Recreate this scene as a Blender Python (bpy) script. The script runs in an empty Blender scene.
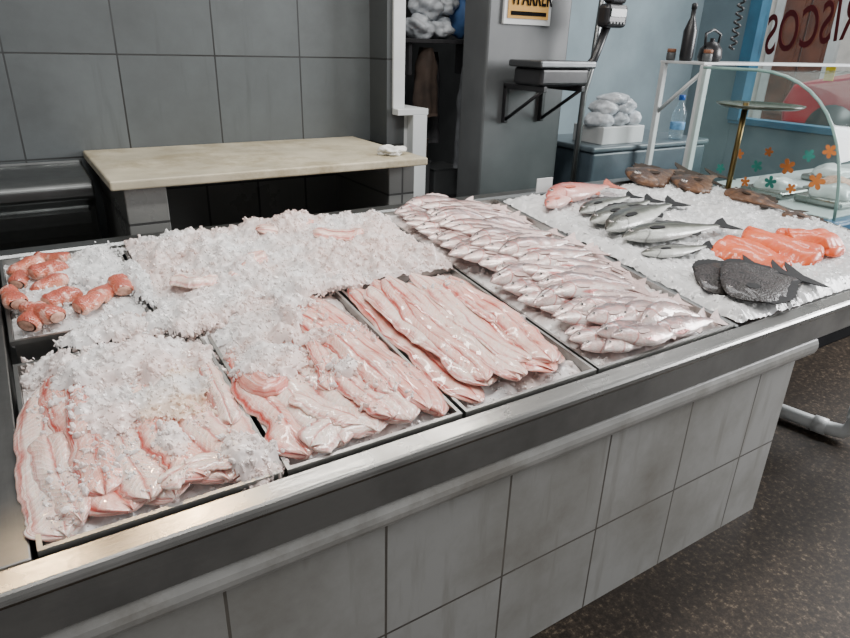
import bpy, math, random, bmesh
from mathutils import Vector, Matrix, noise, Euler
from mathutils.bvhtree import BVHTree
random.seed(7)
FLOOR=0.22
scene=bpy.context.scene
col=scene.collection
K=0.12; TA=math.atan(K)
def hT(y): return 0.935+K*(y-0.82)
def nz(x,y,s=1.0,o=0.0): return noise.noise(Vector((x*s+o,y*s-o,o*0.7)))
def fnz(x,y,s,o=0.0,oc=4): return noise.fractal(Vector((x*s+o,y*s-o,o)),0.9,2.1,oc)

# ---------------- materials ----------------
def newmat(name):
    m=bpy.data.materials.new(name); m.use_nodes=True
    nt=m.node_tree; b=nt.nodes['Principled BSDF']; return m,nt,b
def node(nt,t,**kw):
    n=nt.nodes.new(t)
    for k,v in kw.items(): setattr(n,k,v)
    return n
def mth(nt,op,a,b=None,clamp=False):
    n=nt.nodes.new('ShaderNodeMath'); n.operation=op; n.use_clamp=clamp
    for i,x in enumerate((a,b)):
        if x is None: continue
        if isinstance(x,(int,float)): n.inputs[i].default_value=x
        else: nt.links.new(x,n.inputs[i])
    return n.outputs[0]
def mix(nt,f,a,b):
    n=nt.nodes.new('ShaderNodeMix'); n.data_type='RGBA'
    for i,x in ((0,f),(6,a),(7,b)):
        if isinstance(x,(int,float)): n.inputs[i].default_value=x
        elif isinstance(x,tuple): n.inputs[i].default_value=x if len(x)==4 else (*x,1)
        else: nt.links.new(x,n.inputs[i])
    return n.outputs[2]
def ramp(nt,f,stops):
    n=nt.nodes.new('ShaderNodeValToRGB'); e=n.color_ramp.elements
    while len(e)<len(stops): e.new(0.5)
    for i,(p,c) in enumerate(stops):
        e[i].position=p; e[i].color=(*c,1) if len(c)==3 else c
    nt.links.new(f,n.inputs[0]); return n.outputs[0]
BW=((0,0,0),(1,1,1))
def thr(nt,f,a,b): return ramp(nt,f,[(a,BW[0]),(b,BW[1])])
def nse(nt,scale,vec=None,detail=4,rough=0.55):
    n=nt.nodes.new('ShaderNodeTexNoise'); n.inputs['Scale'].default_value=scale
    n.inputs['Detail'].default_value=detail; n.inputs['Roughness'].default_value=rough
    if vec is not None: nt.links.new(vec,n.inputs['Vector'])
    return n.outputs['Fac']
def bump(nt,b,h,strength=0.3,dist=0.01):
    n=nt.nodes.new('ShaderNodeBump'); n.inputs['Strength'].default_value=strength
    n.inputs['Distance'].default_value=dist; nt.links.new(h,n.inputs['Height'])
    nt.links.new(n.outputs[0],b.inputs['Normal'])
def objco(nt): return nt.nodes.new('ShaderNodeTexCoord').outputs['Object']
def stretch(nt,vec,s):
    n=nt.nodes.new('ShaderNodeMapping'); n.inputs['Scale'].default_value=s
    nt.links.new(vec,n.inputs['Vector']); return n.outputs[0]
def plain(name,c,rough=0.5,metal=0.0,var=0.12,scale=12,bmp=0.05,spec=0.5,stain=None):
    m,nt,b=newmat(name); co=objco(nt); f=nse(nt,scale,co)
    d=tuple(x*(1-var*2) for x in c); l=tuple(min(1,x*(1+var)) for x in c)
    cc=ramp(nt,f,[(0.3,d),(0.7,l)])
    if stain: cc=mix(nt,mth(nt,'MULTIPLY',thr(nt,nse(nt,4.5,co,8,0.75),0.45,0.60),stain[0]),cc,stain[1])
    nt.links.new(cc,b.inputs['Base Color'])
    b.inputs['Roughness'].default_value=rough; b.inputs['Metallic'].default_value=metal; b.inputs['Specular IOR Level'].default_value=spec
    if bmp: bump(nt,b,f,bmp,0.01)
    return m
def steel_mat(name,c=(0.52,0.53,0.53),rough=0.27,dirt=0.4,st=(3,60,60),metal=1.0):
    m,nt,b=newmat(name); co=objco(nt)
    f=nse(nt,1.0,stretch(nt,co,st)); g=nse(nt,6,co,6)
    base=mix(nt,mth(nt,'MULTIPLY',thr(nt,g,0.42,0.72),dirt),c,tuple(x*0.4 for x in c))
    nt.links.new(base,b.inputs['Base Color']); b.inputs['Metallic'].default_value=metal
    r=mth(nt,'ADD',mth(nt,'MULTIPLY',g,0.25),rough-0.1); nt.links.new(r,b.inputs['Roughness'])
    bump(nt,b,f,0.15,0.004); return m
def tile_mat(name,c1,c2,mortar,w,h,ox,oz,axes='xz',rough=0.25,ms=0.004,stain=0.35,stc=None):
    m,nt,b=newmat(name); co=objco(nt)
    s=node(nt,'ShaderNodeSeparateXYZ'); nt.links.new(co,s.inputs[0])
    idx={'x':0,'y':1,'z':2}
    cx=mth(nt,'SUBTRACT',s.outputs[idx[axes[0]]],ox-20*w); cz=mth(nt,'SUBTRACT',s.outputs[idx[axes[1]]],oz-20*h)
    cb=node(nt,'ShaderNodeCombineXYZ'); nt.links.new(cx,cb.inputs[0]); nt.links.new(cz,cb.inputs[1])
    br=node(nt,'ShaderNodeTexBrick'); br.offset=0; br.squash=1
    nt.links.new(cb.outputs[0],br.inputs['Vector'])
    br.inputs['Scale'].default_value=1; br.inputs['Brick Width'].default_value=w; br.inputs['Row Height'].default_value=h
    br.inputs['Mortar Size'].default_value=ms; br.inputs['Mortar Smooth'].default_value=0.1
    br.inputs['Color1'].default_value=(*c1,1); br.inputs['Color2'].default_value=(*c2,1); br.inputs['Mortar'].default_value=(*mortar,1)
    g=nse(nt,2.5,co,7,0.65); g2=nse(nt,1.0,stretch(nt,co,(22,22,2.5)),6,0.6)
    gg=mth(nt,'MAXIMUM',thr(nt,g,0.42,0.68),mth(nt,'MULTIPLY',thr(nt,g2,0.5,0.72),0.8))
    cc=mix(nt,mth(nt,'MULTIPLY',gg,stain),br.outputs['Color'],stc or tuple(x*0.55 for x in c1))
    nt.links.new(cc,b.inputs['Base Color'])
    nt.links.new(mth(nt,'ADD',mth(nt,'MULTIPLY',g,0.3),rough-0.1),b.inputs['Roughness'])
    bump(nt,b,mth(nt,'SUBTRACT',1.0,br.outputs['Fac']),0.5,0.004)
    return m
def uvsep(nt):
    t=node(nt,'ShaderNodeTexCoord'); s=node(nt,'ShaderNodeSeparateXYZ'); nt.links.new(t.outputs['UV'],s.inputs[0])
    return t,s.outputs[0],s.outputs[1]
def fillet_mat(name,pale,pink,red,redamt=0.6,freq=85,rib=0.3,streak=0.5,rough=0.22,white=(0.96,0.87,0.82),bmp=0.35,coat=0.9):
    m,nt,b=newmat(name); t,u,v=uvsep(nt); co=t.outputs['Object']
    oi=node(nt,'ShaderNodeObjectInfo'); rnd=oi.outputs['Random']
    a=mth(nt,'ABSOLUTE',mth(nt,'SUBTRACT',v,0.5))
    n1=nse(nt,13,co,6,0.65); n2=nse(nt,40,co,5)
    cb=node(nt,'ShaderNodeCombineXYZ'); nt.links.new(mth(nt,'MULTIPLY',u,6),cb.inputs[0]); nt.links.new(mth(nt,'MULTIPLY',v,9),cb.inputs[1]); nt.links.new(mth(nt,'MULTIPLY',rnd,30),cb.inputs[2])
    st=nse(nt,1.6,cb.outputs[0],8,0.75)
    ph=mth(nt,'ADD',mth(nt,'MULTIPLY',u,freq),mth(nt,'MULTIPLY',a,7.0)); ph=mth(nt,'ADD',ph,mth(nt,'MULTIPLY',n1,4.0))
    s=mth(nt,'SINE',mth(nt,'MULTIPLY',ph,6.283)); s=mth(nt,'ADD',mth(nt,'MULTIPLY',s,0.5),0.5)
    s3=mth(nt,'POWER',s,3.0)
    f=mth(nt,'ADD',mth(nt,'MULTIPLY',thr(nt,n1,0.42,0.60),0.55),mth(nt,'MULTIPLY',rnd,0.45))
    f=mth(nt,'ADD',f,mth(nt,'MULTIPLY',thr(nt,st,0.42,0.58),streak*0.5),True)
    c=mix(nt,f,pale,pink)
    c=mix(nt,mth(nt,'MULTIPLY',mth(nt,'MULTIPLY',s3,thr(nt,n2,0.4,0.6)),rib),c,white)
    c=mix(nt,mth(nt,'MULTIPLY',thr(nt,st,0.54,0.61),0.8*streak),c,white)
    wob=mth(nt,'MULTIPLY',mth(nt,'SUBTRACT',n1,0.5),0.25); vw=mth(nt,'ADD',v,wob)
    def line(pos,k): return mth(nt,'SUBTRACT',1.0,mth(nt,'MULTIPLY',mth(nt,'ABSOLUTE',mth(nt,'SUBTRACT',vw,pos)),k),True)
    msk=thr(nt,nse(nt,2.2,cb.outputs[0],4),0.38,0.50)
    rr=mth(nt,'MULTIPLY',mth(nt,'MAXIMUM',mth(nt,'MULTIPLY',line(0.5,16.0),1.0),mth(nt,'MAXIMUM',line(0.88,8.0),mth(nt,'MULTIPLY',line(0.12,12.0),0.7))),msk)
    c=mix(nt,mth(nt,'MULTIPLY',rr,redamt),c,red)
    nt.links.new(c,b.inputs['Base Color'])
    nt.links.new(mth(nt,'ADD',mth(nt,'MULTIPLY',n2,0.25),rough-0.12),b.inputs['Roughness'])
    b.inputs['Subsurface Weight'].default_value=0.3; b.inputs['Subsurface Radius'].default_value=(1,0.4,0.3); b.inputs['Subsurface Scale'].default_value=0.008
    b.inputs['Coat Weight'].default_value=coat; b.inputs['Coat Roughness'].default_value=0.05
    h=mth(nt,'ADD',mth(nt,'ADD',mth(nt,'MULTIPLY',s3,-0.6*rib),n2),mth(nt,'MULTIPLY',st,1.2*streak)); bump(nt,b,h,bmp,0.005)
    return m
def fish_mat(name,stops,gill=(0.35,0.12,0.1),spots=0.0,spotc=(0.1,0.08,0.06),metal=0.25,rough=0.3,scale=1.0,coat=0.5,spec=0.5,bmp=0.35,cut=0.0):
    m,nt,b=newmat(name); t,u,v=uvsep(nt); co=t.outputs['Object']
    oi=node(nt,'ShaderNodeObjectInfo')
    n1=nse(nt,22*scale,co,5); 
    vv=mth(nt,'ADD',v,mth(nt,'MULTIPLY',mth(nt,'SUBTRACT',n1,0.5),0.35)); vv=mth(nt,'ADD',vv,mth(nt,'MULTIPLY',mth(nt,'SUBTRACT',oi.outputs['Random'],0.5),0.3))
    c=ramp(nt,vv,stops)
    vo=node(nt,'ShaderNodeTexVoronoi'); vo.inputs['Scale'].default_value=200*scale; nt.links.new(co,vo.inputs['Vector'])
    c=mix(nt,mth(nt,'MULTIPLY',thr(nt,vo.outputs['Distance'],0.2,0.7),0.2),c,(0.2,0.16,0.16))
    vc=mth(nt,'SUBTRACT',v,0.5); arc=mth(nt,'ADD',u,mth(nt,'MULTIPLY',mth(nt,'MULTIPLY',vc,vc),0.3))
    d=mth(nt,'ABSOLUTE',mth(nt,'SUBTRACT',arc,0.235)); g=mth(nt,'SUBTRACT',1.0,mth(nt,'MULTIPLY',d,70.0),True)
    c=mix(nt,mth(nt,'MULTIPLY',g,0.7),c,gill)
    if cut>0:
        k1=mth(nt,'SUBTRACT',1.0,mth(nt,'MULTIPLY',mth(nt,'ABSOLUTE',mth(nt,'SUBTRACT',v,0.16)),9.0),True)
        k2=mth(nt,'SUBTRACT',1.0,mth(nt,'MULTIPLY',mth(nt,'ABSOLUTE',mth(nt,'SUBTRACT',u,0.40)),6.0),True)
        c=mix(nt,mth(nt,'MULTIPLY',thr(nt,mth(nt,'MULTIPLY',k1,k2),0.12,0.4),cut),c,(0.45,0.05,0.04))
    if spots>0:
        n3=nse(nt,40*scale,co,3); c=mix(nt,mth(nt,'MULTIPLY',thr(nt,n3,0.5,0.62),spots),c,spotc)
    nt.links.new(c,b.inputs['Base Color']); b.inputs['Metallic'].default_value=metal; b.inputs['Specular IOR Level'].default_value=spec
    b.inputs['Roughness'].default_value=rough; b.inputs['Coat Weight'].default_value=coat; b.inputs['Coat Roughness'].default_value=0.1
    bump(nt,b,mth(nt,'ADD',vo.outputs['Distance'],mth(nt,'MULTIPLY',n1,3.0)),bmp,0.002); return m
def ice_mat(name,tint=(0.93,0.83,0.80),amt=0.4):
    m,nt,b=newmat(name); co=objco(nt); n1=nse(nt,7,co,5); n2=nse(nt,60,co,3); n3=nse(nt,28,co,3)
    c=mix(nt,mth(nt,'MULTIPLY',thr(nt,n1,0.40,0.58),amt),(0.985,0.98,0.975),tint)
    c=mix(nt,mth(nt,'MULTIPLY',ramp(nt,n3,[(0.36,(1,1,1)),(0.52,(0,0,0))]),0.25),c,tuple(x*0.90 for x in tint))
    nt.links.new(c,b.inputs['Base Color'])
    nt.links.new(mth(nt,'ADD',mth(nt,'MULTIPLY',n2,0.3),0.08),b.inputs['Roughness']); b.inputs['IOR'].default_value=1.31
    b.inputs['Coat Weight'].default_value=0.7; b.inputs['Coat Roughness'].default_value=0.05
    bump(nt,b,mth(nt,'ADD',n2,n3),0.35,0.004)
    # thin crystals pass some light through
    out=nt.nodes['Material Output']; tl=node(nt,'ShaderNodeBsdfTranslucent'); nt.links.new(c,tl.inputs[0])
    ms=node(nt,'ShaderNodeMixShader'); ms.inputs[0].default_value=0.30
    nt.links.new(b.outputs[0],ms.inputs[1]); nt.links.new(tl.outputs[0],ms.inputs[2]); nt.links.new(ms.outputs[0],out.inputs[0])
    return m
def glass_mat(name,c=(0.95,0.98,0.98),veil=0.06,edge=0.45,vc=(0.8,0.9,0.9)):
    m,nt,b=newmat(name); out=nt.nodes['Material Output']
    tr=node(nt,'ShaderNodeBsdfTransparent'); tr.inputs[0].default_value=(*c,1)
    gl=node(nt,'ShaderNodeBsdfGlossy'); gl.inputs['Roughness'].default_value=0.05
    df=node(nt,'ShaderNodeBsdfDiffuse'); df.inputs[0].default_value=(*vc,1)
    lw=node(nt,'ShaderNodeLayerWeight'); lw.inputs[0].default_value=0.5
    fr=mth(nt,'ADD',mth(nt,'MULTIPLY',mth(nt,'POWER',lw.outputs['Facing'],4.0),edge),0.03)
    n=nse(nt,5,objco(nt)); m1=node(nt,'ShaderNodeMixShader'); nt.links.new(mth(nt,'MULTIPLY',n,veil*2),m1.inputs[0]); nt.links.new(tr.outputs[0],m1.inputs[1]); nt.links.new(df.outputs[0],m1.inputs[2])
    m2=node(nt,'ShaderNodeMixShader'); nt.links.new(fr,m2.inputs[0]); nt.links.new(m1.outputs[0],m2.inputs[1]); nt.links.new(gl.outputs[0],m2.inputs[2])
    nt.links.new(m2.outputs[0],out.inputs[0]); return m

STEEL=steel_mat('brushed_steel',(0.38,0.375,0.36),0.24,0.6); STEELD=steel_mat('worn_steel',(0.24,0.25,0.25),0.34,0.7)
FASC=steel_mat('fascia_steel',(0.27,0.27,0.262),0.30,0.6,metal=0.55)
PANEL=steel_mat('panel_steel',(0.24,0.24,0.235),0.38,0.7,(60,4,60))
TRAYM=steel_mat('tray_steel',(0.38,0.38,0.37),0.36,0.6)
MARB=plain('white_marble',(0.42,0.415,0.395),0.4,0,0.14,8,stain=(0.6,(0.24,0.22,0.19)))
MARBY=plain('yellowed_marble',(0.50,0.45,0.33),0.35,0,0.14,5,stain=(0.75,(0.27,0.22,0.13)))
TILEW=tile_mat('counter_tile',(0.44,0.44,0.425),(0.40,0.40,0.385),(0.10,0.09,0.08),0.303,0.303,0.465,0.486,rough=0.3,ms=0.003,stain=0.8,stc=(0.22,0.205,0.175))
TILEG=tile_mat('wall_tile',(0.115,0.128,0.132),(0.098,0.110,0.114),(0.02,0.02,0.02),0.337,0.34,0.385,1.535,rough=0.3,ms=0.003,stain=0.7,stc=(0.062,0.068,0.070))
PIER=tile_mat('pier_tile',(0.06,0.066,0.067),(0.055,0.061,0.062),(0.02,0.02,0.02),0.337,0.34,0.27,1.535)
PEDT=tile_mat('pedestal_tile',(0.17,0.172,0.165),(0.15,0.152,0.145),(0.04,0.04,0.04),0.2,0.34,0.26,1.2)
GREYP=plain('grey_paint',(0.085,0.091,0.094),0.45,0,0.12,4)
WHITEP=plain('white_paint',(0.54,0.56,0.56),0.45,0,0.08,4)
BLUEW=plain('pale_blue_paint',(0.27,0.35,0.385),0.6,0,0.08,3)
BLUEP=plain('blue_panel',(0.03,0.12,0.22),0.4,0,0.1,6)
CYANP=plain('dull_blue_paint',(0.06,0.20,0.32),0.45,0,0.1,6)
DARK=plain('dark_void',(0.008,0.008,0.009),0.8,0,0.2,5,spec=0.1)  # near-black colour stands in for the shade of unlit voids
BLACK=plain('black_plastic',(0.015,0.015,0.017),0.35,0,0.2,20)
INK=plain('black_ink',(0.006,0.006,0.006),0.8,0,0.2,20,0,spec=0.05)
BRASS=steel_mat('brass',(0.16,0.12,0.05),0.35,0.5)
RUST=plain('rusty_brown',(0.25,0.1,0.05),0.6)
ICE=ice_mat('crushed_ice_white',(0.93,0.95,0.96),0.4)
ICEP=ice_mat('crushed_ice_pink',(0.98,0.80,0.74),0.75)
ICEO=ice_mat('crushed_ice_stained',(0.94,0.74,0.58),0.9)
FM1=fillet_mat('pale_fillet',(0.93,0.79,0.71),(0.87,0.56,0.47),(0.48,0.045,0.03),0.8,85,0.6,0.85,bmp=0.35)
FM2=fillet_mat('pink_fillet',(0.92,0.72,0.63),(0.82,0.40,0.32),(0.46,0.03,0.018),0.95,75,0.5,0.9,bmp=0.35)
FM3=fillet_mat('rosy_fillet',(0.92,0.70,0.61),(0.79,0.30,0.22),(0.40,0.016,0.010),1.0,60,0.15,1.0,bmp=0.3)
FMR=fillet_mat('red_trim',(0.80,0.42,0.34),(0.66,0.15,0.11),(0.45,0.03,0.02),0.8,60,0.1,1.0)
SAL=fillet_mat('salmon',(0.74,0.115,0.014),(0.66,0.065,0.006),(0.82,0.35,0.15),0.0,60,0.3,0.0,white=(0.84,0.28,0.11),bmp=0.25,coat=0.25,rough=0.4)
SILV=fish_mat('silver_pink_skin',[(0.0,(0.95,0.86,0.82)),(0.30,(0.89,0.73,0.68)),(0.50,(0.70,0.50,0.46)),(0.70,(0.40,0.29,0.28)),(1.0,(0.18,0.14,0.14))],(0.5,0.08,0.06),0.35,(0.72,0.30,0.26),metal=0.2,rough=0.18,coat=1.0,cut=0.8)
BASS=fish_mat('bass_skin',[(0.0,(0.78,0.80,0.76)),(0.24,(0.50,0.52,0.48)),(0.38,(0.12,0.13,0.105)),(0.55,(0.04,0.046,0.036)),(0.62,(0.11,0.12,0.10)),(0.7,(0.03,0.035,0.028)),(1.0,(0.013,0.016,0.012))],(0.03,0.03,0.03),0,metal=0.1,coat=0.3,spec=0.3)
REDF=fish_mat('red_skin',[(0.0,(0.85,0.56,0.5)),(0.4,(0.76,0.30,0.25)),(0.8,(0.55,0.12,0.09)),(1.0,(0.40,0.07,0.06))],(0.4,0.05,0.05),0.3,(0.86,0.54,0.5),metal=0.0)
BRWN=fish_mat('brown_skin',[(0.0,(0.14,0.068,0.032)),(0.5,(0.05,0.024,0.013)),(1.0,(0.02,0.012,0.008))],(0.01,0.01,0.01),0.7,(0.20,0.10,0.05),metal=0.0,rough=0.5,coat=0.1,spec=0.25,scale=0.8,bmp=0.8)
FLAT=fish_mat('dark_flatfish_skin',[(0.0,(0.016,0.015,0.014)),(0.5,(0.007,0.0065,0.0065)),(1.0,(0.013,0.012,0.012))],(0.004,0.004,0.004),0.7,(0.030,0.027,0.024),metal=0.0,rough=0.45,coat=0.15,spec=0.2,bmp=1.0,scale=0.8)
FIN=plain('fin_pinkish',(0.62,0.46,0.43),0.35,0,0.15,60); FIND=plain('fin_dark',(0.010,0.010,0.011),0.55,0,0.2,60,spec=0.2)
FINR=plain('fin_red',(0.50,0.13,0.08),0.4,0,0.2,60); FINB=plain('fin_brown',(0.035,0.02,0.012),0.6,0,0.2,60,spec=0.2)
ORNG=fish_mat('orange_skin',[(0.0,(0.90,0.60,0.48)),(0.35,(0.82,0.35,0.22)),(0.7,(0.64,0.16,0.08)),(1.0,(0.46,0.08,0.045))],(0.6,0.15,0.1),0.6,(0.92,0.64,0.54),metal=0.0,scale=1.1,bmp=0.8,coat=0.5,rough=0.35)
FLESH=plain('cut_flesh',(0.82,0.45,0.33),0.4,0,0.25,60)
EYEW=plain('eye_silver',(0.5,0.45,0.42),0.15,0.3,0.1,60,0)
EYEB=plain('eye_black',(0.02,0.02,0.02),0.08,0,0.1,60,0)

# ---------------- mesh helpers ----------------
def mkobj(name,verts,faces,mat=None,smooth=False,uvs=None,mats=None,mi=None):
    me=bpy.data.meshes.new(name); me.from_pydata([tuple(v) for v in verts],[],faces); me.update()
    if uvs is not None:
        ul=me.uv_layers.new(name='UVMap')
        for l in me.loops: ul.data[l.index].uv=uvs[l.vertex_index]
    if smooth is True: me.polygons.foreach_set('use_smooth',[True]*len(me.polygons))
    elif smooth: me.polygons.foreach_set('use_smooth',[i<smooth for i in range(len(me.polygons))])
    for m in (mats or ([mat] if mat else [])): me.materials.append(m)
    if mi: me.polygons.foreach_set('material_index',mi)
    o=bpy.data.objects.new(name,me); col.objects.link(o); return o
def bevel(o,w=0.004,seg=2):
    b=o.modifiers.new('bevel','BEVEL'); b.width=w; b.segments=seg; b.limit_method='ANGLE'; return o
def boxvf(x0,x1,y0,y1,z0,z1,base=0):
    v=[(x0,y0,z0),(x1,y0,z0),(x1,y1,z0),(x0,y1,z0),(x0,y0,z1),(x1,y0,z1),(x1,y1,z1),(x0,y1,z1)]
    f=[(0,3,2,1),(4,5,6,7),(0,1,5,4),(1,2,6,5),(2,3,7,6),(3,0,4,7)]
    return v,[tuple(i+base for i in q) for q in f]
def box(name,x0,x1,y0,y1,z0,z1,mat,bv=0.004):
    v,f=boxvf(x0,x1,y0,y1,z0,z1); o=mkobj(name,v,f,mat)
    if bv: bevel(o,bv)
    return o
def boxes(name,lst,mat,bv=0.003):
    V=[];Fc=[]
    for b in lst:
        v,f=boxvf(*b,base=len(V)); V+=v; Fc+=f
    o=mkobj(name,V,Fc,mat)
    if bv: bevel(o,bv)
    return o
def extrude_x(name,prof,x0,x1,mat,closed=True,smooth=False,n=1):
    V=[];Fc=[];k=len(prof)
    for i in range(n+1):
        x=x0+(x1-x0)*i/n
        V+=[(x,p[0],p[1]) for p in prof]
    for i in range(n):
        for j in range(k if closed else k-1):
            a=i*k+j;b=i*k+(j+1)%k; Fc.append((a,b,b+k,a+k))
    if closed: Fc.append(tuple(range(k))[::-1]); Fc.append(tuple(n*k+j for j in range(k)))
    return mkobj(name,V,Fc,mat,smooth)
def tube(name,pts,r,mat,seg=12,radii=None,cap=True):
    pts=[Vector(p) for p in pts]; V=[];Fc=[]; n=len(pts)
    up=Vector((0,0,1)); pa=None
    for i,p in enumerate(pts):
        d=(pts[min(i+1,n-1)]-pts[max(i-1,0)]).normalized()
        a=d.cross(up) if pa is None else pa-d*pa.dot(d)
        if a.length<0.05: a=d.cross(Vector((0,1,0)))
        a.normalize(); pa=a; b=d.cross(a).normalized(); rr=radii[i] if radii else r
        for j in range(seg):
            t=2*math.pi*j/seg; V.append(p+a*math.cos(t)*rr+b*math.sin(t)*rr)
    for i in range(n-1):
        for j in range(seg):
            q=i*seg+j; w=i*seg+(j+1)%seg; Fc.append((q,w,w+seg,q+seg))
    if cap: Fc.append(tuple(range(seg))[::-1]); Fc.append(tuple((n-1)*seg+j for j in range(seg)))
    return mkobj(name,V,Fc,mat,True)
def lathe(name,prof,cx,cy,mat,seg=24):
    V=[];Fc=[];k=len(prof)
    for (r,z) in prof:
        for j in range(seg):
            t=2*math.pi*j/seg; V.append((cx+r*math.cos(t),cy+r*math.sin(t),z))
    for i in range(k-1):
        for j in range(seg):
            q=i*seg+j;w=i*seg+(j+1)%seg;Fc.append((q,w,w+seg,q+seg))
    Fc.append(tuple(range(seg))[::-1]); Fc.append(tuple((k-1)*seg+j for j in range(seg)))
    return mkobj(name,V,Fc,mat,True)
def tag(o,label,cat,group=None,kind=None):
    o['label']=label; o['category']=cat
    if group: o['group']=group
    if kind: o['kind']=kind
    return o
def recenter(objs):
    mn=Vector((1e9,)*3);mx=Vector((-1e9,)*3)
    for o in objs:
        for v in o.data.vertices:
            for k in range(3): mn[k]=min(mn[k],v.co[k]); mx[k]=max(mx[k],v.co[k])
    b=Vector(((mn.x+mx.x)/2,(mn.y+mx.y)/2,mn.z))
    for o in objs: o.data.transform(Matrix.Translation(-b))
    return b
def thing(name,label,cat,parts,group=None,kind=None):
    flat=[]
    for p in parts:
        if isinstance(p,tuple): flat.append(p[0]); flat+=p[1]
        else: flat.append(p)
    b=recenter(flat)
    if len(parts)==1 and not isinstance(parts[0],tuple):
        o=parts[0]; o.name=name; o.location=b; return tag(o,label,cat,group,kind)
    e=bpy.data.objects.new(name,None); e.empty_display_size=0.05; col.objects.link(e); e.location=b
    for p in parts:
        if isinstance(p,tuple):
            p[0].parent=e
            for s in p[1]: s.parent=p[0]
        else: p.parent=e
    return tag(e,label,cat,group,kind)
def structure(o,name):
    o.name=name; o['kind']='structure'; return o

# ---------------- room ----------------
structure(box('w',-2.2,1.375,2.6,2.75,FLOOR,3.4,TILEG,0),'wall_back')
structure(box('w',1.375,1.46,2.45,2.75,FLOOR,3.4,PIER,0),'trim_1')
structure(boxes('w',[(1.40,1.455,2.44,2.455,1.345,3.4),(1.40,1.55,2.40,2.449,1.32,1.345),(1.475,1.545,2.40,2.449,FLOOR,1.32)],WHITEP,0.002),'trim_2')
structure(box('w',1.46,1.545,2.45,2.60,FLOOR,1.345,WHITEP,0),'trim_3')
structure(box('w',1.92,2.42,2.5,2.69,FLOOR,3.4,GREYP,0.01),'wall_column')
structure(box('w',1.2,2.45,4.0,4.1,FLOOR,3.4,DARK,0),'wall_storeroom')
structure(box('w',2.38,2.45,2.69,4.0,FLOOR,3.4,GREYP,0),'wall_partition')
structure(box('w',2.45,6.0,4.4,4.5,FLOOR,3.4,BLUEW,0),'wall_far')
m,nt,b=newmat('terrazzo_floor'); co=objco(nt)
sp=ramp(nt,nse(nt,75,co,4,0.7),[(0.42,(0.019,0.0135,0.0095)),(0.58,(0.050,0.036,0.025)),(0.68,(0.17,0.13,0.09))])
nt.links.new(mix(nt,mth(nt,'MULTIPLY',thr(nt,nse(nt,3,co,5),0.35,0.7),0.5),sp,(0.014,0.010,0.007)),b.inputs['Base Color']); b.inputs['Roughness'].default_value=0.5; b.inputs['Specular IOR Level'].default_value=0.22
structure(box('f',-2.2,6.0,-2.5,4.5,FLOOR-0.05,FLOOR,m,0),'floor')

structure(boxes('w',[(6.0,6.12,3.86,4.5,FLOOR,3.4),(6.0,6.12,-0.5,3.86,FLOOR,1.0),(6.0,6.1,-0.5,3.86,2.9,3.4)],BLUEW,0.005),'wall_shopfront')
structure(boxes('w',[(5.95,6.1,3.76,3.88,1.0,2.9),(5.97,6.1,2.52,2.60,1.0,2.9),(5.96,6.1,-0.5,3.87,0.97,1.03)],CYANP,0.005),'trim_4')
g=glass_mat('window_glass',veil=0.003,edge=0.15)
structure(box('w',6.045,6.055,2.60,3.76,1.03,2.9,g,0),'window_1')
structure(box('w',6.045,6.055,0.2,2.52,1.03,2.9,g,0),'window_2')
STZ=FLOOR+0.16
PAVE=plain('pavement',(0.34,0.34,0.34),0.8,0,0.1,2); structure(box('s',6.12,16,-3,12,STZ-0.05,STZ,PAVE,0),'floor_street')
STN=plain('sandstone',(0.62,0.58,0.54),0.8,0,0.12,3); BRD=plain('brown_door',(0.13,0.04,0.018),0.5,0,0.2,5)
fac=boxes('facade',[(12,12.4,1,12,STZ,6)],STN,0); fr=boxes('door_frame',[(11.9,12,6.05,6.2,STZ,3.0),(11.9,12,7.1,7.25,STZ,3.0),(11.9,12,6.05,7.25,3.0,3.2)],WHITEP)
dr=boxes('door',[(11.93,12,6.2,6.63,STZ,3.0),(11.93,12,6.67,7.1,STZ,3.0)],BRD)
pn=boxes('door_panel',[(11.9,11.93,6.27,6.56,0.6,1.3),(11.9,11.93,6.27,6.56,1.45,2.8),(11.9,11.93,6.74,7.03,0.6,1.3),(11.9,11.93,6.74,7.03,1.45,2.8)],BRD)
thing('street_building','pale stone street building with brown panelled double door','building',[fac,fr,(dr,[pn])])
REDC=plain('red_car_paint',(0.36,0.006,0.016),0.35,0,0.05,3,0,spec=0.3)
def car(cx,cy,z):
    prof=[(-2.0,0.35),(-2.05,0.7),(-1.9,0.92),(-1.2,1.0),(-0.6,1.40),(0.7,1.45),(1.25,1.02),(1.95,0.85),(2.05,0.6),(2.0,0.35)]
    V=[];Fc=[];k=len(prof)
    for i,(xx,sc) in enumerate([(-0.8,0.9),(-0.72,1),(0.72,1),(0.8,0.9)]):
        for p in prof: V.append((cx+xx*(1 if p[1]<1.1 else 0.8),cy+p[0]*(1 if sc==1 else 0.97),z+0.35+(p[1]-0.35)*(1 if sc==1 else 0.95)))
    for i in range(3):
        for j in range(k): a=i*k+j;b_=i*k+(j+1)%k;Fc.append((a,b_,b_+k,a+k))
    Fc.append(tuple(range(k))[::-1]);Fc.append(tuple(3*k+j for j in range(k)))
    body=bevel(mkobj('car_body',V,Fc,REDC),0.05,3)
    win=mkobj('side_window',[(cx-0.83,cy-1.05,z+1.0),(cx-0.83,cy+1.1,z+1.0),(cx-0.72,cy+0.62,z+1.35),(cx-0.72,cy-0.55,z+1.34)],[(0,3,2,1)],BLACK)
    ws=[tube('wheel',[(cx-0.83,cy+wy,z+0.32),(cx-0.6,cy+wy,z+0.32)],0.32,BLACK,20) for wy in (-1.3,1.3)]
    thing('car','dark red saloon car parked on the street outside','car',[body,win]+ws)
car(9.9,3.15,STZ)

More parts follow.
